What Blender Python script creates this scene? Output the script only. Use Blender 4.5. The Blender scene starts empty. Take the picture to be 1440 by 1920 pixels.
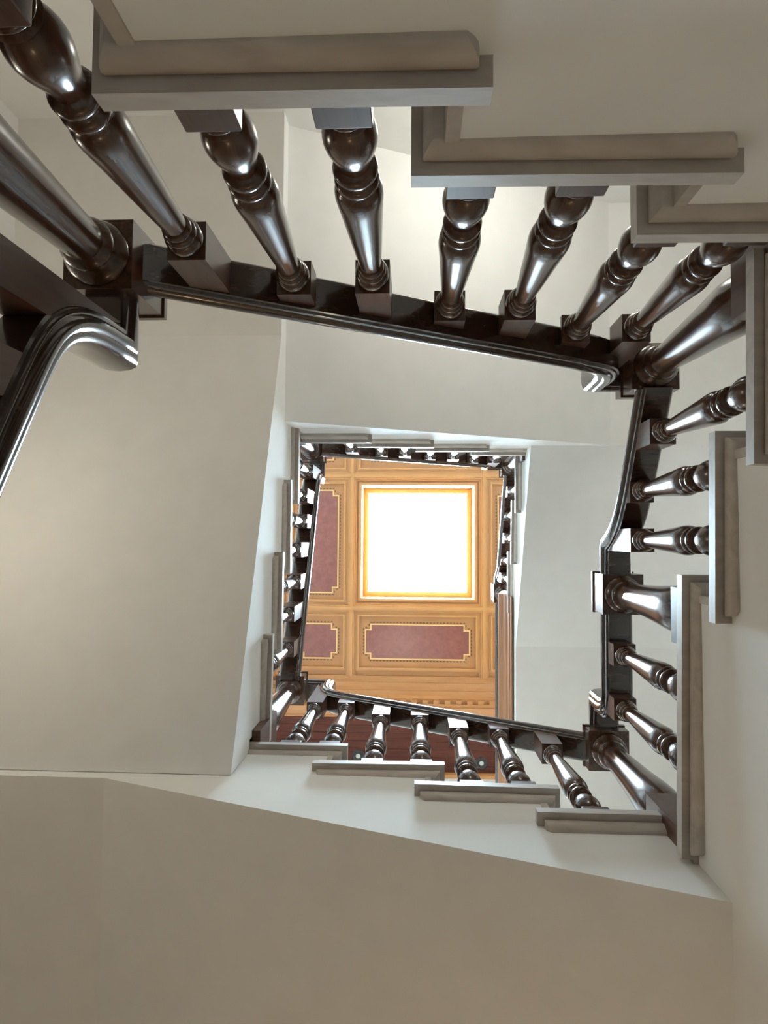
import bpy, bmesh, math, random
from mathutils import Vector, Matrix, noise
random.seed(7)
S = bpy.context.scene
COL = S.collection
F_PX, VPX, VPY, ROLL = 1169.42, 776.45, 1012.25, 0.00636      # focal length and zenith point of the view
ZC = 1.1644                                                     # lens height above the stair-foot floor
RISE, Z_0 = 0.165, 0.4856
def Zt(l): return Z_0 + RISE * l                                # tread top, relative to the lens

# ------------------------------------------------------------------ camera
up = Vector(((VPX-720)/F_PX, (VPY-960)/F_PX, 1.0)).normalized()
ex = Vector((1.0, math.tan(ROLL), 0.0)); ex = (ex - up*ex.dot(up)).normalized()
ey = up.cross(ex)
cam = bpy.data.objects.new('camera', bpy.data.cameras.new('camera'))
cam.data.sensor_fit = 'VERTICAL'; cam.data.sensor_height = 36.0
cam.data.lens = F_PX/1920*36.0; cam.data.clip_start = 0.02
right = Vector((ex[0], ey[0], up[0])); down = Vector((ex[1], ey[1], up[1])); fwd = Vector((ex[2], ey[2], up[2]))
m = Matrix((( right[0], -down[0], -fwd[0], 0), (right[1], -down[1], -fwd[1], 0), (right[2], -down[2], -fwd[2], ZC), (0, 0, 0, 1)))
cam.matrix_world = m
COL.objects.link(cam); S.camera = cam

# ------------------------------------------------------------------ world, exposure
w = bpy.data.worlds.new('sky'); S.world = w; w.use_nodes = True
w.node_tree.nodes['Background'].inputs[0].default_value = (0.55, 0.70, 1.0, 1)
w.node_tree.nodes['Background'].inputs[1].default_value = 0.4
S.view_settings.view_transform = 'Standard'; S.view_settings.look = 'None'
S.view_settings.gamma = 1.0; S.view_settings.use_curve_mapping = False
S.view_settings.exposure = 0.0
SKY_GLOW = 134.0          # laylight pane
LAMP_W = 100.0           # glow of the globe lamps
S.cycles.use_denoising = True
S.cycles.max_bounces = 14; S.cycles.diffuse_bounces = 8; S.cycles.glossy_bounces = 5
S.cycles.sample_clamp_indirect = 6.0
S.cycles.use_adaptive_sampling = True

# ------------------------------------------------------------------ materials
def mat(name, col, rough=0.5, coat=0.0, coat_rough=0.05, spec=0.5, metal=0.0):
    M = bpy.data.materials.new(name); M.use_nodes = True
    b = M.node_tree.nodes['Principled BSDF']
    b.inputs['Base Color'].default_value = (*col, 1); b.inputs['Roughness'].default_value = rough
    b.inputs['Coat Weight'].default_value = coat; b.inputs['Coat Roughness'].default_value = coat_rough
    b.inputs['Specular IOR Level'].default_value = spec; b.inputs['Metallic'].default_value = metal
    return M
def grain(M, c0, c1, scale=(3, 3, 30), detail=4.0, dist=1.5, bump=0.0, lo=0.3, hi=0.7, coord='Object'):
    nt = M.node_tree; b = nt.nodes['Principled BSDF']
    tc = nt.nodes.new('ShaderNodeTexCoord'); mp = nt.nodes.new('ShaderNodeMapping')
    mp.inputs['Scale'].default_value = scale
    n = nt.nodes.new('ShaderNodeTexNoise'); n.inputs['Scale'].default_value = 1.0
    n.inputs['Detail'].default_value = detail; n.inputs['Distortion'].default_value = dist
    r = nt.nodes.new('ShaderNodeValToRGB')
    r.color_ramp.elements[0].position = lo; r.color_ramp.elements[0].color = (*c0, 1)
    r.color_ramp.elements[1].position = hi; r.color_ramp.elements[1].color = (*c1, 1)
    nt.links.new(tc.outputs[coord], mp.inputs[0]); nt.links.new(mp.outputs[0], n.inputs['Vector'])
    nt.links.new(n.outputs['Fac'], r.inputs[0]); nt.links.new(r.outputs[0], b.inputs['Base Color'])
    if bump:
        bp = nt.nodes.new('ShaderNodeBump'); bp.inputs['Strength'].default_value = bump; bp.inputs['Distance'].default_value = 0.002
        nt.links.new(n.outputs['Fac'], bp.inputs['Height']); nt.links.new(bp.outputs[0], b.inputs['Normal'])
    return M
PLASTER = grain(mat('plaster', (.8, .79, .76), 0.75, spec=.25), (.765, .755, .73), (.80, .79, .765), (9, 9, 9), 5, 0.2, 0.05)
STONE = grain(mat('stone', (.3, .27, .24), 0.42, spec=.4), (.36, .31, .265), (.52, .46, .405), (6, 16, 22), 7, 1.8, 0.12, .25, .75)
WOOD = grain(mat('dark_wood', (.04, .02, .012), 0.24, coat=.25, coat_rough=.06), (.038, .0155, .0078), (.082, .036, .0185), (50, 50, 5), 5, 1.2, 0.03)
WOODB = grain(mat('dark_block_wood', (.05, .022, .012), 0.36, coat=.08, coat_rough=.25, spec=.4), (.045, .018, .009), (.095, .042, .022), (40, 40, 6), 5, 1.2, 0.03)
WOODR = grain(mat('dark_rail_wood', (.04, .02, .012), 0.2, coat=.7, coat_rough=.07), (.022, .011, .0075), (.048, .023, .014), (8, 60, 60), 5, 1.0, 0.02)
OAK = grain(mat('honey_wood', (.6, .33, .13), 0.42, coat=.15, coat_rough=.25), (.355, .152, .046), (.395, .172, .053), (4, 30, 4), 5, .6, 0.02)
OAKT = grain(mat('honey_trim', (.62, .36, .15), 0.35, coat=.2, coat_rough=.2), (.42, .190, .058), (.47, .22, .068), (5, 5, 5), 4, .6)
FASC = grain(mat('fascia_wood', (.36, .19, .10), 0.6, spec=.2), (.21, .095, .045), (.31, .145, .072), (40, 3, 40), 5, .8, .02)
LEATHER = grain(mat('red_leather', (.25, .06, .045), 0.23, spec=.6), (.165, .050, .038), (.225, .072, .055), (14, 14, 14), 6, .8, .15)
GOLD = mat('gold_line', (.70, .42, .16), 0.4)
DASH = mat('dark_dash', (.10, .05, .024), 0.5)
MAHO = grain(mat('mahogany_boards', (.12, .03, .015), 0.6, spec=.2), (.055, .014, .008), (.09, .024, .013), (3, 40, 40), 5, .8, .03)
BLACK = mat('black_metal', (.01, .01, .011), 0.35)
LENS = mat('pale_lens', (.62, .66, .60), 0.25)
FLOORM = grain(mat('floor_stone', (.40, .36, .31), 0.5), (.34, .30, .26), (.42, .38, .33), (2, 2, 2), 6, 1, .05)
BRASS = mat('brass', (.5, .33, .12), 0.25, metal=1.0)
def glow(name, col, s):
    M = bpy.data.materials.new(name); M.use_nodes = True; nt = M.node_tree
    b = nt.nodes['Principled BSDF']; b.inputs['Base Color'].default_value = (.8, .8, .8, 1)
    b.inputs['Emission Color'].default_value = (*col, 1); b.inputs['Emission Strength'].default_value = s
    return M
PANE = glow('daylit_opal_glass', (.66, .93, 1.10), SKY_GLOW)

# ------------------------------------------------------------------ mesh helpers (heights are relative to the lens; +ZC on linking)
def link(name, bm, M, parent=None, smooth=None, base=(0, 0, 0)):
    bmesh.ops.recalc_face_normals(bm, faces=bm.faces[:])
    if smooth is not None:
        for f in bm.faces: f.smooth = True
        for e in bm.edges:
            if len(e.link_faces) == 2 and e.calc_face_angle(0) > math.radians(smooth): e.smooth = False
    me = bpy.data.meshes.new(name)
    off = Vector(base)
    for v in bm.verts: v.co = Vector((v.co.x - off.x, v.co.y - off.y, v.co.z - off.z))
    bm.to_mesh(me); bm.free()
    me.materials.append(M)
    o = bpy.data.objects.new(name, me); COL.objects.link(o)
    if parent is not None: o.parent = parent
    else: o.location = (off.x, off.y, off.z + ZC)
    return o
def thing(name, label, cat, loc, group=None):
    o = bpy.data.objects.new(name, None); COL.objects.link(o)
    o.location = (loc[0], loc[1], loc[2] + ZC); o.empty_display_size = .05
    return tag(o, label, cat, group)
def tag(o, label, cat, group=None):
    o['label'] = label; o['category'] = cat
    if group: o['group'] = group
    return o
def struct(o, label=None):
    o['kind'] = 'structure'
    if label: o['label'] = label
    return o
def box(bm, x0, x1, y0, y1, z0, z1):
    vs = [bm.verts.new((x, y, z)) for z in (z0, z1) for y in (y0, y1) for x in (x0, x1)]
    for q in ((0,1,3,2), (4,5,7,6), (0,1,5,4), (2,3,7,6), (0,2,6,4), (1,3,7,5)): bm.faces.new([vs[i] for i in q])
    return vs
def B(*a):
    bm = bmesh.new(); box(bm, *a); return bm
def bevel(bm, w, seg=2, ang=30):
    es = [e for e in bm.edges if len(e.link_faces) == 2 and e.calc_face_angle(0) > math.radians(ang)]
    bmesh.ops.bevel(bm, geom=es, offset=w, segments=seg, profile=.6, affect='EDGES', clamp_overlap=True)
    return bm
def prism(bm, pts, z0, z1):
    a = [bm.verts.new((x, y, z0)) for x, y in pts]; b = [bm.verts.new((x, y, z1)) for x, y in pts]
    n = len(pts); bm.faces.new(a); bm.faces.new(b)
    for i in range(n): bm.faces.new((a[i], a[(i+1) % n], b[(i+1) % n], b[i]))
def lathe(bm, prof, cx, cy, z0, n=28):
    rings = []
    for r, t in prof:
        rings.append([bm.verts.new((cx + r*math.cos(2*math.pi*k/n), cy + r*math.sin(2*math.pi*k/n), z0 + t)) for k in range(n)])
    for a, b in zip(rings, rings[1:]):
        for k in range(n): bm.faces.new((a[k], a[(k+1) % n], b[(k+1) % n], b[k]))
    bm.faces.new(rings[0]); bm.faces.new(rings[-1])
# local stair frame: a = along the climb, b = away from the well
W = {'T': lambda a, b: (a, -b), 'R': lambda a, b: (b, a), 'B': lambda a, b: (-a, b), 'L': lambda a, b: (-b, -a)}
WALL = {'T': 1.79, 'R': 1.95, 'B': 1.95, 'L': 1.70}      # outer walls, distance b
END = {'T': 1.95, 'R': 1.95, 'B': 1.70, 'L': 1.79}       # end of the corner landing, distance a

# ------------------------------------------------------------------ shell
def wall(name, *a): return struct(link(name, B(*a), PLASTER))
wall('wall_left', -1.80, -1.70, -1.89, 2.54, -1.165, 7.4)
wall('wall_right', 1.95, 2.05, -1.89, 2.54, -1.165, 7.4)
wall('wall_back', -1.70, 1.95, -1.89, -1.79, -1.165, 7.4)
wall('wall_front', -1.70, 1.95, 1.95, 2.05, -1.165, 4.30)
struct(link('floor', B(-1.80, 2.05, -1.89, 2.54, -1.265, -1.165), FLOORM))

# plaster carcass of each flight: stepped body, sloping soffit, flat corner soffit
OVER = .0425
def carcass(name, F, b0, a0, zb0, a1, zb1, levels, starts, aw=None, bw=None):
    aw = aw or END[F]; bw = bw or WALL[F]
    pts = [(a0, zb0), (a1, zb1), (aw, zb1)]
    top = []
    for i, (l, s) in enumerate(zip(levels, starts)):
        r = s + OVER + .018
        if i == 0: top += [(a0, Zt(l-1) - .031), (r, Zt(l-1) - .031)]
        else: top.append((r, Zt(l-1) - .028))
        top.append((r, Zt(l) - .028))
    top.append((aw, Zt(levels[-1]) - .028))
    pts += top[::-1]
    bm = bmesh.new()
    f = W[F]
    A = [bm.verts.new((*f(a, b0), z)) for a, z in pts]; C = [bm.verts.new((*f(a, bw), z)) for a, z in pts]
    bm.faces.new(A); bm.faces.new(C)
    for i in range(len(pts)):
        j = (i+1) % len(pts); bm.faces.new((A[i], A[j], C[j], C[i]))
    return struct(link(name, bm, PLASTER))

# every step: level -> (flight key, frame, start a, end a, b at start, b at end)
STEPS = {
 -1: ('T', -.883, -.503, .467, .467), 0: ('T', -.587, -.203, .467, .467),
 1: ('T', -.343, .079, .469, .464), 2: ('T', -.006, .415, .471, .466), 3: ('T', .339, .72, .469, .466),
 4: ('R', -.523, -.137, .602, .595), 5: ('R', -.224, .163, .607, .601), 6: ('R', .076, .705, .606, .597),
 7: ('B', -.711, -.312, .680, .680), 8: ('B', -.406, -.004, .685, .682), 9: ('B', -.096, .312, .685, .690), 10: ('B', .220, .603, .689, .691),
 11: ('L', -.736, -.349, .521, .514), 12: ('L', -.445, -.052, .518, .515), 13: ('L', -.144, .250, .518, .520), 14: ('L', .159, .528, .520, .520),
 15: ('T', -.587, -.203, .460, .459), 16: ('T', -.289, .096, .464, .461), 17: ('T', .007, .392, .466, .466), 18: ('T', .311, .645, .466, .467),
 19: ('R', -.542, -.159, .578, .578), 20: ('R', -.239, .141, .582, .576), 21: ('R', .068, .448, .582, .581),
}
B0 = {'T': .4985, 'R': .634, 'B': .715, 'L': .55}
def b0_of(l): return .61 if l >= 19 else B0[STEPS[l][0]]
def st(*ls): return [STEPS[l][1] for l in ls]
carcass('soffit_near_right', 'R', .634, -.4985, -1.165, .631, -1.165, [4, 5, 6], st(4, 5, 6))
carcass('soffit_bottom', 'B', .715, -.634, 1.303, .92, 1.850, [7, 8, 9, 10], st(7, 8, 9, 10))
carcass('soffit_left', 'L', .55, -.713, 1.893, .84, 2.515, [11, 12, 13, 14], st(11, 12, 13, 14))
carcass('soffit_upper_back', 'T', .4985, -.55, 2.602, 1.02, 3.283, [15, 16, 17, 18], st(15, 16, 17, 18))
carcass('soffit_near_back', 'T', .4985, -.84, Zt(-2) - .031, 1.02, .808, [-1, 0, 1, 2, 3], st(-1, 0, 1, 2, 3))
carcass('soffit_upper_right', 'R', .61, -.4985, 3.288, .631, 3.79, [19, 20, 21, 22], st(19, 20, 21) + [.335 - OVER - .018])
L0S = [-.736, -.445, -.144, .159]
DZ0 = -RISE
bm = bmesh.new()
pts = [(-.713, -1.165), (.84, -1.165), (1.79, -1.165), (1.79, Zt(-2)-.028)]
tp = []
for k, s in zip((-5, -4, -3, -2), L0S):
    r = s + OVER + .018
    tp += [(r, Zt(k-1) - .028), (r, Zt(k) - .028)]
tp = [(-.713, tp[0][1])] + tp
pts = pts + tp[::-1]
f = W['L']; A = [bm.verts.new((*f(a, .55), z)) for a, z in pts]; C = [bm.verts.new((*f(a, 1.70), z)) for a, z in pts]
bm.faces.new(A); bm.faces.new(C)
for i in range(len(pts)):
    j = (i+1) % len(pts); bm.faces.new((A[i], A[j], C[j], C[i]))
struct(link('soffit_lowest_left', bm, PLASTER))

# ------------------------------------------------------------------ stone steps
def step(F, s, e, bs, be, b0, rn, z, label, group, zprev=None, riser_to=None):
    f = W[F]; bw = WALL[F]; landing = rn is None
    rn = END[F] if landing else rn
    bb = b0 - (.012 if landing else 0)
    cx, cy = f(s, b0)
    t = thing('stone_step', label, 'step', (cx, cy, z - .027), group)
    base = (cx, cy, z - .027)
    def poly(c, ins=0.0):
        p = [(s + c, bs + c), (e - c, be + c), (e - c, bb + ins), (rn, bb + ins), (rn, bw), (s + c, bw)]
        return [f(*q) for q in p]
    bm = bmesh.new(); prism(bm, poly(0), z - .027, z); bevel(bm, .004, 2)
    link('tread_slab', bm, STONE, t, 40, base)
    # rounded cove moulding under the nosing and its return
    bm = bmesh.new(); rings = []
    for c, h in ((.021, 0), (.0165, -.004), (.0150, -.010), (.0165, -.017), (.0205, -.024), (.0255, -.029), (.029, -.032)):
        p = [(s + c, bs + c), (e - c, be + c), (e - c, b0 + .01), (s + .06, b0 + .01), (s + .06, bw - .01), (s + c, bw - .01)]
        rings.append([bm.verts.new((*f(*q), z - .027 + h)) for q in p])
    for a, b in zip(rings, rings[1:]):
        for k in range(6): bm.faces.new((a[k], a[(k+1) % 6], b[(k+1) % 6], b[k]))
    bm.faces.new(rings[0]); bm.faces.new(rings[-1])
    link('cove_moulding', bm, STONE, t, 50, base)
    zp = z - RISE if zprev is None else zprev
    bm = bmesh.new()
    q = [(s + OVER, b0 - .003), (s + OVER + .018, b0 - .003), (s + OVER + .018, bw), (s + OVER, bw)]
    prism(bm, [f(*x) for x in q], zp, z - .027)
    link('riser', bm, STONE, t, 40, base)
ORD = ['first', 'second', 'third', 'fourth']
SNAME = {1: 'large grey stone step with rounded moulding, lowest in view, at the top left edge',
 -1: 'grey stone corner step at the foot of the near back flight',
 0: 'grey stone step under the leftmost near baluster, top left corner',
 2: 'grey stone step overlapping the lowest one, top middle right of the photo',
 3: 'grey stone corner landing edge above two steps at the top right corner',
 4: 'grey stone step at the right edge of the photo beside the big corner newel',
 5: 'grey stone step on the right side, just before the long landing edge',
 6: 'long grey stone landing edge at lower right between two newel posts',
 7: 'grey stone step at the bottom right, meeting the long landing edge',
 8: 'second grey stone step of the bottom flight counting up from the right',
 9: 'third grey stone step of the bottom flight counting up from the right',
 10: 'grey stone corner landing edge at the left end of the bottom flight',
 11: 'grey stone step lowest on the pale left flight, beside the corner newel',
 12: 'second grey stone step up the pale blue-lit left flight',
 13: 'third grey stone step up the pale blue-lit left flight',
 14: 'grey stone corner landing edge at the top of the left flight',
 15: 'small distant grey stone step, leftmost of the far upper flight',
 16: 'small distant grey stone step, second from the left on the far upper flight',
 17: 'small distant grey stone step, third from the left on the far upper flight',
 18: 'small distant grey stone landing edge at the right end of the far upper flight',
 19: 'small far stone step topmost in the photo on the right column below the skylight',
 20: 'small far stone step, middle one of the right column near the skylight',
 21: 'small far stone step just before the wooden gallery fascia'}
GR = {'T': 'steps of the back flight', 'R': 'steps of the right flight', 'B': 'steps of the front flight', 'L': 'steps of the left flight'}
LANDING = {3, 6, 10, 14, 18}
for l, (F, s, e, bs, be) in STEPS.items():
    rn = None if l in LANDING else ((STEPS[l+1][1] + OVER) if l != 21 else .335)
    step(F, s, e, bs, be, b0_of(l), rn, Zt(l), SNAME[l], ('upper ' if l > 14 else '') + GR[F])
step('L', .159, .528, .52, .52, .55, None, Zt(-2), 'grey stone corner landing at the top of the lowest left flight', 'lowest steps')
for k, s in zip((-3, -4, -5), (-.144, -.445, -.736)):
    nx = {-3: .159, -4: -.144, -5: -.445}[k]
    step('L', s, s + .39, .52, .52, .55, nx + OVER, Zt(k), 'grey stone step of the lowest left flight, %s below its corner landing' % ORD[-k-3], 'lowest steps')

# ------------------------------------------------------------------ balusters
BAL = [(.026,.098),(.0305,.102),(.0315,.106),(.029,.110),(.0265,.1125),(.0295,.115),(.0315,.118),(.030,.121),(.0275,.1235),
 (.031,.128),(.0350,.138),(.0375,.150),(.0378,.160),(.0360,.172),(.0325,.184),(.0285,.196),(.0250,.207),(.0232,.215),(.0232,.219),(.0265,.221),
 (.0315,.224),(.0335,.229),(.0335,.234),(.0312,.239),(.0285,.241),(.0280,.246),(.0300,.248),(.0330,.251),(.0342,.256),(.0335,.261),(.0310,.264),(.0300,.268),
 (.0335,.272),(.0365,.280),(.0380,.290),(.0382,.300),(.0375,.312),(.0350,.345),(.0318,.395),(.0285,.445),(.0252,.495),(.0222,.535),(.0212,.548),
 (.0212,.551),(.0245,.553),(.0265,.558),(.0265,.562),(.0245,.565),(.0275,.567),(.0300,.572),(.0300,.577),(.0280,.580),(.0310,.583),(.0340,.589),(.0345,.597),(.0330,.603),(.030,.609)]
HB = .608; HS = .0355
def shaft_mesh():
    bm = bmesh.new(); lathe(bm, BAL, 0, 0, 0, 28)
    bmesh.ops.recalc_face_normals(bm, faces=bm.faces[:])
    for f in bm.faces: f.smooth = True
    for e in bm.edges:
        if len(e.link_faces) == 2 and e.calc_face_angle(0) > math.radians(55): e.smooth = False
    me = bpy.data.meshes.new('turned_shaft'); bm.to_mesh(me); bm.free(); me.materials.append(WOOD); return me
def block_mesh():
    bm = bmesh.new(); box(bm, -HS, HS, -HS, HS, 0, .093)
    top = [v for v in bm.verts if v.co.z > .05]
    vs = [bm.verts.new((v.co.x*.72, v.co.y*.72, .1005)) for v in top]
    bmesh.ops.delete(bm, geom=[f for f in bm.faces if all(v in top for v in f.verts)], context='FACES_ONLY')
    o = [0, 1, 3, 2]
    for i in range(4):
        a, b = o[i], o[(i+1) % 4]; bm.faces.new((top[a], top[b], vs[b], vs[a]))
    bm.faces.new([vs[i] for i in o])
    bmesh.ops.recalc_face_normals(bm, faces=bm.faces[:])
    bevel(bm, .0012, 1)
    me = bpy.data.meshes.new('base_block'); bm.to_mesh(me); bm.free(); me.materials.append(WOODB); return me
SHAFT, BLOCK = shaft_mesh(), block_mesh()
def baluster(F, a, b, z, zr, label, group):
    """zr(a): underside of the handrail at a (relative height)."""
    x, y = W[F](a, b)
    t = thing('baluster', label, 'baluster', (x, y, z), group)
    for nm, me in (('base_block', BLOCK), ('turned_shaft', SHAFT)):
        o = bpy.data.objects.new(nm, me); COL.objects.link(o); o.parent = t
    bm = bmesh.new()
    lo = [(-HS, -HS), (HS, -HS), (HS, HS), (-HS, HS)]
    f = W[F]
    A = []; C = []
    for da, db in lo:
        q = f(a + da, b + db); A.append(bm.verts.new((*q, z + HB)))
    for da, db in lo:
        q = f(a + da, b + db); C.append(bm.verts.new((*q, max(zr(a + da) - .001, z + HB + .006))))
    bm.faces.new(A); bm.faces.new(C)
    for i in range(4): bm.faces.new((A[i], A[(i+1) % 4], C[(i+1) % 4], C[i]))
    link('top_block', bm, WOODB, t, None, (x, y, z))

# ------------------------------------------------------------------ handrails
PROF = [(-.034, 0), (.034, 0), (.036, .006), (.041, .008), (.043, .013), (.0425, .017), (.047, .020), (.0515, .026), (.0525, .034), (.0505, .041), (.046, .045),
        (.0465, .050), (.044, .058), (.036, .065), (.022, .069), (0, .0705), (-.022, .069), (-.036, .065), (-.044, .058), (-.0465, .050), (-.046, .045),
        (-.0505, .041), (-.0525, .034), (-.0515, .026), (-.047, .020), (-.0425, .017), (-.043, .013), (-.041, .008), (-.036, .006)]
def sweep(F, b, path, drift=0.0):
    f = W[F]; bm = bmesh.new(); n = len(path); rings = []
    dirs = []
    for p, q in zip(path, path[1:]):
        d = Vector((q[0]-p[0], q[1]-p[1])); d.normalize(); dirs.append(d)
    for i, p in enumerate(path):
        d0 = dirs[max(0, i-1)]; d1 = dirs[min(n-2, i)]
        n0 = Vector((-d0.y, d0.x)); n1 = Vector((-d1.y, d1.x))
        mm = (n0 + n1) / (1 + n0.dot(n1))
        ring = []
        t_ = min(1.0, max(0.0, (p[0] - path[-1][0] + .34)/.18)); b_ = b + drift*t_*t_*(3 - 2*t_)
        for u, h in PROF:
            a = p[0] + mm.x*h; z = p[1] + mm.y*h
            ring.append(bm.verts.new((*f(a, b_ + u), z)))
        rings.append(ring)
    k = len(PROF)
    for r, s in zip(rings, rings[1:]):
        for i in range(k): bm.faces.new((r[i], r[(i+1) % k], s[(i+1) % k], s[i]))
    bm.faces.new(rings[0]); bm.faces.new(rings[-1])
    return bm
def bez(p0, p1, p2, p3, n=10):
    out = []
    for i in range(1, n+1):
        t = i/n; u = 1-t
        out.append(tuple(u**3*p0[k] + 3*u*u*t*p1[k] + 3*u*t*t*p2[k] + t**3*p3[k] for k in (0, 1)))
    return out
def goose(zr, a_start, a_face, zh, gap=.062, run=.17, slope=.5):
    av = a_face - gap; ac = av - run
    p0 = (ac, zr(ac)); p3 = (av, zh - .015)
    p1 = (ac + run*.62, zr(ac) + slope*run*.62); p2 = (av, zr(av) + .01)
    return [(a_start, zr(a_start)), p0] + bez(p0, p1, p2, p3, 12) + [(av, zh), (a_face, zh)]
def interp(path):
    """underside height of a path for baluster tops (first crossing)."""
    def z(a):
        for p, q in zip(path, path[1:]):
            if min(p[0], q[0]) <= a <= max(p[0], q[0]) and abs(q[0]-p[0]) > 1e-6:
                return p[1] + (q[1]-p[1])*(a-p[0])/(q[0]-p[0])
        return path[-1][1] if a > path[-1][0] else path[0][1]
    return z
SQ = .0665
SQN = {4: .070, 5: .069}
def q_(k): return SQN.get(k, .0665)
NEWEL = {  # x, y, base bottom, base top, block bottom, block height, upper height
 1: (-.600, -.536, Zt(-1), Zt(0) + .08, 1.130, .145, 0),
 2: (.686, -.500, Zt(3), Zt(4) + .09, 1.795, .085, .09),
 3: (.690, .176, Zt(6), Zt(6) + .080, 2.105, .105, 0),
 4: (.688, .738, Zt(6), Zt(7) + .08, 2.265, .055, .05),
 5: (-.590, .722, Zt(10), Zt(11) + .09, 2.985, .080, .09),
 6: (-.603, -.530, Zt(14), Zt(15) + .09, 3.620, .110, .10),
 7: (.660, -.508, Zt(18), Zt(19) + .09, 4.260, .110, .0),
 8: (.665, .400, Zt(21), Zt(22) + .09, 4.740, .110, .0)}
zT = lambda a: 1.468 + .475*(a - .082)
zR = lambda a: 1.845 + .56*(a + .31)
zB = lambda a: 2.400 + .555*(a + .45)
zL = lambda a: 2.3006 + .557*(a + .736) + .62
zU = lambda a: 2.9606 + .554*(a + .587) + .60
zV = lambda a: 3.6206 + .543*(a + .542) + .58
z0L = lambda a: .775 + .557*(a - .115)
N = NEWEL
railT = goose(zT, N[1][0] + q_(1), N[2][0] - q_(2) + .014, 1.880, gap=.046, run=.15, slope=.475)
railR = [(N[2][1] + q_(2), zR(N[2][1] + q_(2))), (-.16, zR(-.16))] + bez((-.16, zR(-.16)), (-.06, zR(-.06)), (.0, 2.045), (.035, 2.14), 10) + [(N[3][1] - q_(3), 2.14)]
railX = goose(lambda a: 2.140, N[3][1] + q_(3), N[4][1] - q_(4) + .014, 2.290, gap=.069, run=.12, slope=0.02)
railB = goose(zB, -N[4][0] + q_(4) - .012, -N[5][0] - q_(5) + .014, 3.085, gap=.076, slope=.555)
railL = goose(zL, -N[5][1] + q_(5) - .012, -N[6][1] - q_(6), 3.715, slope=.557)
railU = goose(zU, N[6][0] + q_(6), N[7][0] - q_(7), 4.305, slope=.554)
railV = [(N[7][1] + q_(7), zV(N[7][1] + q_(7))), (.17, zV(.17))] + bez((.17, zV(.17)), (.24, zV(.24)), (.28, 4.70), (.30, 4.77), 8) + [(N[8][1] - q_(8), 4.77)]
rail0 = goose(z0L, -.90, -N[1][1] - q_(1), 1.150, slope=.557, run=.16)
railG = [(N[8][1] + q_(8), 4.77), (1.95, 4.77)]
for F, b, path, lab in (('T', .541, railT, 'dark polished handrail crossing the photo above the near back flight'),
    ('R', .688, railR, 'dark polished handrail on the near right side, curving level at a newel'),
    ('R', .688, railX, 'short level dark handrail over the lower right landing between two newels'),
    ('B', .749, railB, 'dark polished handrail slanting across the front flight below the skylight'),
    ('L', .593, railL, 'dark handrail climbing the pale left flight beside the panelled ceiling'),
    ('T', .538, railU, 'small distant dark handrail of the far upper flight above the skylight'),
    ('R', .662, railV, 'small distant dark handrail right of the skylight, up to the gallery'),
    ('R', .668, railG, 'dark level gallery handrail seen edge on beside the wooden fascia'),
    ('L', .597, rail0, 'large dark handrail at the left edge ending in an upswept gooseneck')):
    p = path[0]; x, y = W[F](p[0], b)
    tag(link('handrail', sweep(F, b, path, -.034 if path is railT else 0.0), WOODR, None, 38, (x, y, p[1])), lab, 'handrail', 'handrails of the staircase')

# ------------------------------------------------------------------ newels
NL = {1: 'huge dark newel post at the left edge with ringed neck and square head',
 2: 'big dark turned newel post at the upper right corner of the well',
 3: 'dark newel post standing mid-way on the right at the end of the stone landing',
 4: 'dark newel post at the lower right corner between landing and front flight',
 5: 'dark newel post at the lower left corner of the well',
 6: 'small distant newel post at the far upper left corner beside the ceiling',
 7: 'small distant newel post at the far upper right corner beside the ceiling',
 8: 'small dark newel at the start of the wooden gallery right of the skylight'}
for k, (x, y, zb, zt, zk, hk, up_h) in NEWEL.items():
    SQ = q_(k)
    t = thing('newel_post', NL[k], 'newel post', (x, y, zb), 'newel posts at the turns')
    base = (x, y, zb)
    bm = B(x-SQ, x+SQ, y-SQ, y+SQ, zb, zt); bevel(bm, .003, 1); link('base_block', bm, WOODB, t, None, base)
    H = zk - zt
    pr = [(.048, -.001), (.056, .004), (.058, .010), (.056, .016), (.050, .019), (.047, .024), (.049, .030), (.056, .050), (.0605, .075), (.0615, .10), (.0600, .13),
          (.056, .18), (.051, H*.45), (.046, H*.62), (.041, H*.78), (.0385, H-.062), (.038, H-.056), (.0425, H-.053), (.049, H-.047), (.0505, H-.040), (.048, H-.034), (.042, H-.031),
          (.043, H-.027), (.050, H-.023), (.057, H-.017), (.0615, H-.010), (.0625, H-.004), (.061, H+.001)]
    bm = bmesh.new(); lathe(bm, pr, x, y, zt, 40); link('turned_shaft', bm, WOOD, t, 50, base)
    bm = B(x-SQ, x+SQ, y-SQ, y+SQ, zk, zk+hk); bevel(bm, .003, 1); link('head_block', bm, WOOD, t, None, base)
    bm = bmesh.new()
    box(bm, x-SQ-.004, x+SQ+.004, y-SQ-.004, y+SQ+.004, zk+hk, zk+hk+.014)
    zc = zk+hk+.014
    if up_h:
        box(bm, x-.053, x+.053, y-.053, y+.053, zc, zc+up_h); zc += up_h
    vs = [bm.verts.new((x+sx*.05, y+sy*.05, zc)) for sx, sy in ((-1,-1), (1,-1), (1,1), (-1,1))]; ap = bm.verts.new((x, y, zc+.03))
    bm.faces.new(vs)
    for i in range(4): bm.faces.new((vs[i], vs[(i+1) % 4], ap))
    link('cap', bm, WOOD, t, None, base)

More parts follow.
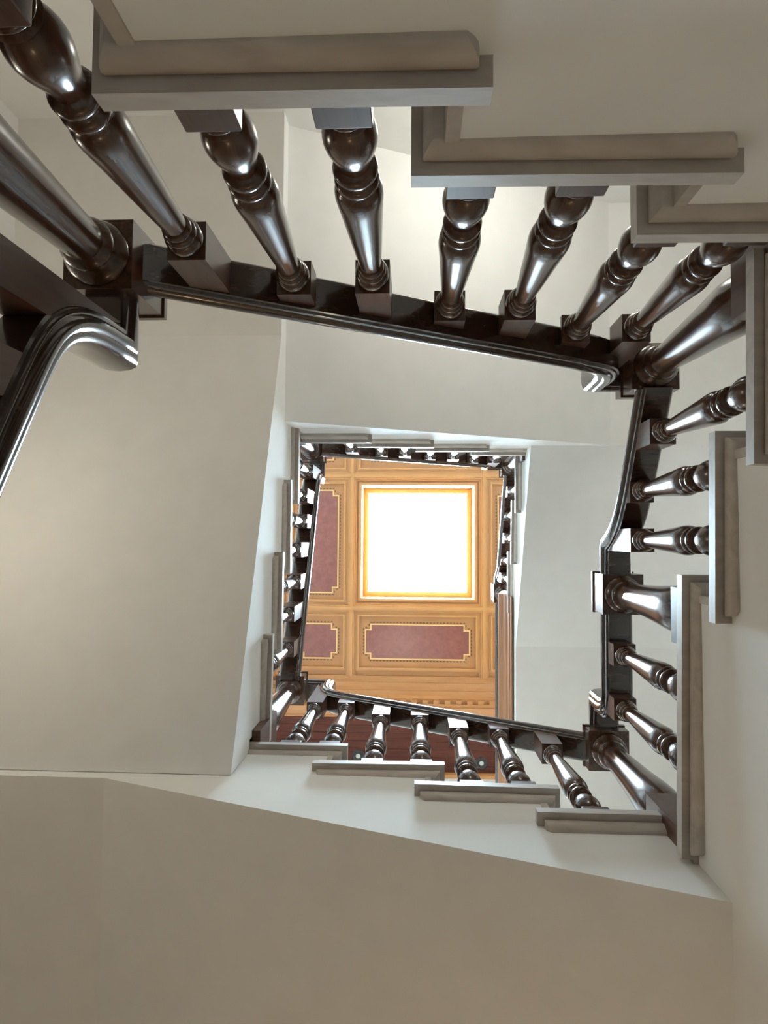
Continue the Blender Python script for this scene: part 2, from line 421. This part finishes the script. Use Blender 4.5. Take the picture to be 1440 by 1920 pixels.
# ------------------------------------------------------------------ baluster rows
def row(F, b, items, path, fmt, group):
    zr = interp(path)
    for (l, a), lab in zip(items, fmt):
        baluster(F, a, b, l if isinstance(l, float) else Zt(l), zr, lab, group)
NTH = ['leftmost', 'second from the left', 'third from the left', 'fourth from the left', 'fifth from the left', 'sixth from the left', 'rightmost']
row('T', .541, [(0, -.416), (1, -.251), (1, -.088), (2, .080), (2, .241), (3, .410), (3, .561)], railT,
    ['large turned dark baluster, %s along the near back flight' % n for n in NTH], 'balusters of the near back flight')
row('R', .688, [(4, -.305), (5, -.153), (5, -.003)], railR,
    ['turned dark baluster on the right side, nearest below the big corner newel', 'turned dark baluster on the right side, middle one of three before the landing newel',
     'turned dark baluster on the right side, just above the landing newel'], 'balusters of the near right flight')
row('R', .686, [(6, .371), (6, .546)], railX, ['turned dark baluster on the stone landing, upper one of the pair', 'turned dark baluster on the stone landing, lower one of the pair'], 'balusters of the landing')
row('B', .747, [(7, -.487), (8, -.325), (8, -.173), (9, -.026), (9, .133), (10, .294), (10, .431)], railB,
    ['turned dark baluster, %s along the front flight' % n for n in NTH[::-1]], 'balusters of the front flight')
LN = ['lowest', 'second lowest', 'third lowest', 'middle', 'third highest', 'second highest', 'highest']
row('L', .593, [(11, -.514), (11, -.351), (12, -.211), (12, -.053), (13, .095), (13, .229), (14, .376)], railL,
    ['foreshortened dark baluster, %s along the pale left flight' % n for n in (LN[0], LN[1], LN[2], 'fourth lowest', LN[4], LN[5], LN[6])], 'balusters of the left flight')
row('T', .538, [(15, -.363), (16, -.199), (16, -.058), (17, .096), (17, .243), (18, .381), (18, .516)], railU,
    ['small distant baluster, %s along the far upper flight' % n for n in NTH], 'balusters of the far upper flight')
row('R', .662, [(19, -.332), (20, -.172), (20, -.016), (21, .142), (21, .270)], railV,
    ['small distant baluster right of the skylight, %s of five' % n for n in ('topmost in the photo', 'second from the top', 'middle one', 'second from the bottom', 'bottom one')], 'balusters beside the skylight')
row('R', .668, [(22, .671 + .165*i) for i in range(7)], railG,
    ['dark gallery baluster behind the wooden fascia, %s from the gallery newel' % n for n in ('first', 'second', 'third', 'fourth', 'fifth', 'sixth', 'seventh')], 'gallery balusters')
row('L', .597, [(Zt(-2), .376), (Zt(-3), .229), (Zt(-3), .095)], rail0,
    ['dark square-topped baluster under the large gooseneck at the left edge, %s' % n for n in ('nearest the newel', 'second from the newel', 'third from the newel')], 'balusters of the lowest left flight')

# ------------------------------------------------------------------ gallery edge
struct(link('floor_gallery', B(.64, 1.95, .356, 1.95, Zt(22) - .027, Zt(22)), OAK))
bm = bmesh.new()
pf = [(.600, 3.86), (.592, 3.86), (.592, 3.90), (.586, 3.905), (.586, 3.97), (.578, 3.98), (.572, 4.00), (.572, 4.06), (.562, 4.075), (.553, 4.09), (.548, 4.105), (.548, Zt(22) + .012), (.640, Zt(22) + .012), (.640, 4.08), (.600, 4.05)]
A = [bm.verts.new((x, .345, z)) for x, z in pf]; C = [bm.verts.new((x, 1.95, z)) for x, z in pf]
bm.faces.new(A); bm.faces.new(C)
for i in range(len(pf)):
    j = (i+1) % len(pf); bm.faces.new((A[i], A[j], C[j], C[i]))
tag(link('gallery_fascia', bm, FASC, None, 20, (.6, .345, 3.86)), 'brown moulded wooden fascia along the gallery edge, right of the skylight', 'fascia')

# ------------------------------------------------------------------ panelled ceiling
ZZ = 7.0
XL, XA, XB, XR = -1.45, -.695, .775, 1.52
YT, YA, YB, YE = -1.46, -.715, .760, 1.507
OX0, OX1, OY0, OY1 = -.605, .680, -.612, .674            # skylight opening
bm = bmesh.new()
box(bm, -1.70, OX0, -1.79, 2.44, ZZ, ZZ+.06); box(bm, OX1, 1.95, -1.79, 2.44, ZZ, ZZ+.06)
box(bm, OX0, OX1, -1.79, OY0, ZZ, ZZ+.06); box(bm, OX0, OX1, OY1, 2.44, ZZ, ZZ+.06)
struct(link('ceiling', bm, OAK))
def rib(name, x0, x1, y0, y1, along):
    bm = bmesh.new()
    for wd, h in ((.054, .020), (.036, .044), (.018, .060)):
        if along == 'x': h += .0015
        if along == 'x': box(bm, x0, x1, (y0+y1)/2-wd, (y0+y1)/2+wd, ZZ-h, ZZ)
        else: box(bm, (x0+x1)/2-wd, (x0+x1)/2+wd, y0, y1, ZZ-h, ZZ)
    struct(link(name, bm, OAKT))
for i, x in enumerate((XA, XB)): rib('trim_%d' % (i+1), x, x, YT, YE, 'y')
for i, y in enumerate((YA, YB)): rib('trim_%d' % (i+3), XL, XR, y, y, 'x')
def frame(bm, x0, x1, y0, y1, wdt, z0, z1):
    box(bm, x0, x1, y0, y0+wdt, z0, z1); box(bm, x0, x1, y1-wdt, y1, z0, z1)
    box(bm, x0, x0+wdt, y0+wdt, y1-wdt, z0, z1); box(bm, x1-wdt, x1, y0+wdt, y1-wdt, z0, z1)
def stepped(x0, x1, y0, y1, s):
    return [(x0+s, y0), (x1-s, y0), (x1-s, y0+s), (x1, y0+s), (x1, y1-s), (x1-s, y1-s), (x1-s, y1), (x0+s, y1), (x0+s, y1-s), (x0, y1-s), (x0, y0+s), (x0+s, y0+s)]
def ring(bm, outer, inner, z0, z1):
    n = len(outer)
    O0 = [bm.verts.new((*p, z0)) for p in outer]; I0 = [bm.verts.new((*p, z0)) for p in inner]
    O1 = [bm.verts.new((*p, z1)) for p in outer]; I1 = [bm.verts.new((*p, z1)) for p in inner]
    for i in range(n):
        j = (i+1) % n
        bm.faces.new((O0[i], O0[j], I0[j], I0[i])); bm.faces.new((O0[i], O0[j], O1[j], O1[i])); bm.faces.new((I0[i], I0[j], I1[j], I1[i])); bm.faces.new((O1[i], O1[j], I1[j], I1[i]))
def panel(x0, x1, y0, y1, label):
    ix, iy = (.165, .19) if (x1-x0) > 1 else ((.165, .17) if (y1-y0) > 1 else (.17, .19))
    t = thing('ceiling_panel', label, 'ceiling panel', ((x0+x1)/2, (y0+y1)/2, ZZ), 'red inlaid ceiling panels')
    base = ((x0+x1)/2, (y0+y1)/2, ZZ)
    bm = bmesh.new()
    frame(bm, x0+.055, x1-.055, y0+.055, y1-.055, .022, ZZ-.022, ZZ)
    frame(bm, x0+.072, x1-.072, y0+.072, y1-.072, .020, ZZ-.038, ZZ-.0005)
    link('frame_moulding', bm, OAKT, t, None, base)
    X0, X1, Y0, Y1 = x0+ix, x1-ix, y0+iy, y1-iy
    bm = bmesh.new(); prism(bm, stepped(X0, X1, Y0, Y1, .060), ZZ-.007, ZZ)
    link('red_leather_field', bm, LEATHER, t, None, base)['label'] = 'dull red leather field with stepped corners'
    bm = bmesh.new(); g = .014
    ring(bm, stepped(X0-g, X1+g, Y0-g, Y1+g, .060), stepped(X0, X1, Y0, Y1, .060), ZZ-.010, ZZ)
    link('gold_border', bm, GOLD, t, None, base)['label'] = 'pale gold stepped border line'
    bm = bmesh.new(); g2 = .028; d = .016; p = .036
    o = stepped(X0-g2, X1+g2, Y0-g2, Y1+g2, .060)
    for i in range(12):
        a, b = Vector(o[i]), Vector(o[(i+1) % 12]); L = (b-a).length; n = max(1, int(L/p))
        dv = (b-a).normalized(); nv = Vector((-dv.y, dv.x))
        for k in range(n):
            c = a + (b-a)*((k+.5)/n); hd = .010
            q = [c-dv*hd-nv*.006, c+dv*hd-nv*.006, c+dv*hd+nv*.006, c-dv*hd+nv*.006]
            prism(bm, [(v.x, v.y) for v in q], ZZ-.005, ZZ)
    link('dashed_inlay', bm, DASH, t, None, base)['label'] = 'dark dashed inlay around the border'
panel(XL, XA, YA, YB, 'red leather ceiling panel left of the skylight, tall, with stepped gold border')
panel(XB, XR, YA, YB, 'red leather ceiling panel right of the skylight, mostly behind the gallery rail')
panel(XA, XB, YB, YE, 'wide red leather ceiling panel just below the skylight, with stepped gold border')
panel(XA, XB, YT, YA, 'wide red leather ceiling panel above the skylight, half hidden by the far handrail')
panel(XL, XA, YB, YE, 'square red leather corner panel, lower left of the skylight')
panel(XB, XR, YB, YE, 'square red leather corner panel, lower right of the skylight')
panel(XL, XA, YT, YA, 'square red leather corner panel, upper left of the skylight')
panel(XB, XR, YT, YA, 'square red leather corner panel, upper right of the skylight')
# skylight
wn = struct(bpy.data.objects.new('window_1', None)); COL.objects.link(wn); wn.location = (.03, .03, ZZ + ZC)
base = (.03, .03, ZZ)
bm = bmesh.new(); frame(bm, XA+.075, XB-.075, YA+.075, YB-.075, .03, ZZ-.016, ZZ); link('window_trim', bm, OAKT, wn, None, base)
bm = bmesh.new()
zi = ZZ + .30
o = [(OX0-.04, OY0-.04), (OX1+.04, OY0-.04), (OX1+.04, OY1+.04), (OX0-.04, OY1+.04)]
o1 = [(OX0, OY0), (OX1, OY0), (OX1, OY1), (OX0, OY1)]
k_ = .012; o2 = [(OX0+k_, OY0+k_), (OX1-k_, OY0+k_), (OX1-k_, OY1-k_), (OX0+k_, OY1-k_)]
k_ = .070; o3 = [(OX0+k_, OY0+k_), (OX1-k_, OY0+k_), (OX1-k_, OY1-k_), (OX0+k_, OY1-k_)]
R = [[bm.verts.new((*p, z)) for p in q] for q, z in ((o1, ZZ+.001), (o2, zi), (o3, zi-.012), (o3, zi+.012), (o, zi+.012), (o, ZZ+.001))]
for a, b in zip(R, R[1:] + R[:1]):
    for i in range(4): bm.faces.new((a[i], a[(i+1) % 4], b[(i+1) % 4], b[i]))
link('window_reveal', bm, OAKT, wn, None, base)
bm = B(OX0-.04, OX1+.04, OY0-.04, OY1+.04, zi + .013, zi+.022); link('pane', bm, PANE, wn, None, base)
# cornices
CP = [(0, 0), (0, -.03), (.03, -.035), (.05, -.06), (.05, -.085), (.085, -.10), (.11, -.135), (.11, -.16), (.15, -.175), (.17, -.21), (.17, -.235)]
def cornice(name, fn, l0, l1, depth, drop, dent=True):
    sc = depth/.30; bm = bmesh.new()
    pf = [(u*sc, z) for u, z in CP] + [(.205*sc, -.235), (.205*sc, -.285), (.235*sc, -.285), (.235*sc, -.31), (.27*sc, -.34), (.30*sc, -.36), (.30*sc, -drop), (.30*sc + .012, -drop), (.30*sc + .012, 0)]
    A = [bm.verts.new((*fn(u, l0), ZZ+z)) for u, z in pf]; C = [bm.verts.new((*fn(u, l1), ZZ+z)) for u, z in pf]
    bm.faces.new(A); bm.faces.new(C)
    for i in range(len(pf)):
        j = (i+1) % len(pf); bm.faces.new((A[i], A[j], C[j], C[i]))
    if dent:
        n = int((l1-l0)/.115)
        for k in range(n):
            l = l0 + (l1-l0)*(k+.5)/n
            q = [fn(.172*sc, l-.03), fn(.172*sc, l+.03), fn(.206*sc, l+.03), fn(.206*sc, l-.03)]
            prism(bm, q, ZZ-.280, ZZ-.236)
    return struct(link(name, bm, OAK))
cornice('trim_5', lambda u, l: (l, YE + u), -1.70, 1.95, .34, .40)
cornice('trim_6', lambda u, l: (l, YT - u), -1.45, 1.52, .318, .40)
cornice('trim_7', lambda u, l: (XL - u, l), -1.79, 1.507, .238, .40)
cornice('trim_8', lambda u, l: (XR + u, l), -1.79, 1.507, .418, .40)
# boarded dark soffit beyond the cornice
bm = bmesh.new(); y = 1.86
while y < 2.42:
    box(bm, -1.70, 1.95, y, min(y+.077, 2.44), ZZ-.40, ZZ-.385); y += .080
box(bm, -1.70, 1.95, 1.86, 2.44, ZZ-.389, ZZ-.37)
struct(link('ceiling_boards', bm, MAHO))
wall('wall_alcove', -1.70, 1.95, 2.44, 2.54, 4.20, 7.06)
struct(link('floor_alcove', B(-1.70, 1.95, 2.05, 2.44, 4.20, 4.30), OAK))
bm = B(-1.70, 1.95, 2.405, 2.44, ZZ-.47, ZZ-.401); struct(link('trim_9', bm, OAKT))
for x, y, lab in ((.706, 2.305, 'round black recessed downlight with pale lens in the dark boards, right one'), (-.575, 2.258, 'round black recessed downlight half hidden behind a baluster, left one')):
    t = thing('downlight', lab, 'downlight', (x, y, ZZ-.40), 'recessed downlights'); base = (x, y, ZZ-.40)
    bm = bmesh.new(); lathe(bm, [(.066, 0), (.066, -.006), (.060, -.010), (.050, -.010), (.042, -.003), (.034, -.002)], x, y, ZZ-.40, 36); link('trim_ring', bm, BLACK, t, 40, base)
    bm = bmesh.new(); lathe(bm, [(.024, -.0025), (.022, -.008), (.015, -.011), (.006, -.012)], x, y, ZZ-.40, 28); link('lens', bm, LENS, t, 60, base)

# ------------------------------------------------------------------ wall lamps (all unseen: some inferred from glows and a reflection, the rest added fill)
def lamp(x, y, z, nx, ny, k, tint, label):
    t = thing('wall_lamp', label, 'lamp', (x, y, z), 'globe wall lamps'); base = (x, y, z)
    cx, cy = x + nx*.16, y + ny*.16
    bm = bmesh.new(); box(bm, x-.05*abs(ny), x+.05*abs(ny)+nx*.02, y-.05*abs(nx), y+.05*abs(nx)+ny*.02, z-.10, z+.10); link('wall_plate', bm, BRASS, t, None, base)
    bm = bmesh.new(); box(bm, min(x, cx)-.012*abs(ny), max(x, cx)+.012*abs(ny), min(y, cy)-.012*abs(nx), max(y, cy)+.012*abs(nx), z-.015, z+.01)
    link('arm', bm, BRASS, t, None, base)
    bm = bmesh.new(); bmesh.ops.create_uvsphere(bm, u_segments=24, v_segments=16, radius=.09, matrix=Matrix.Translation((cx, cy, z+.105)))
    link('globe', bm, glow('lit_opal_globe', tint, LAMP_W*k), t, 60, base)
lamp(.45, -1.79, 2.15, 0, 1, .55, (.97, .98, .91), 'white globe lamp on the back wall above the near back flight')
lamp(-1.70, -.30, 1.35, 1, 0, .26, (1.0, .92, .76), 'warm globe lamp on the left wall above the lowest flight')
lamp(1.95, .10, 2.55, -1, 0, .11, (.92, 1.0, 1.06), 'added unseen cool fill globe on the right wall above the near right flight')  # added fill in place of cool daylight on the right soffit; unseen
lamp(-.20, 1.95, 2.60, 0, -1, .36, (1.0, .88, .68), 'warm globe lamp on the front wall above the front flight')
lamp(.1, 1.95, .25, 0, -1, .165, (1.0, .66, .35), 'added unseen amber fill globe low on the front wall under the front soffit')  # unseen fill light, added to warm the lower plaster from below
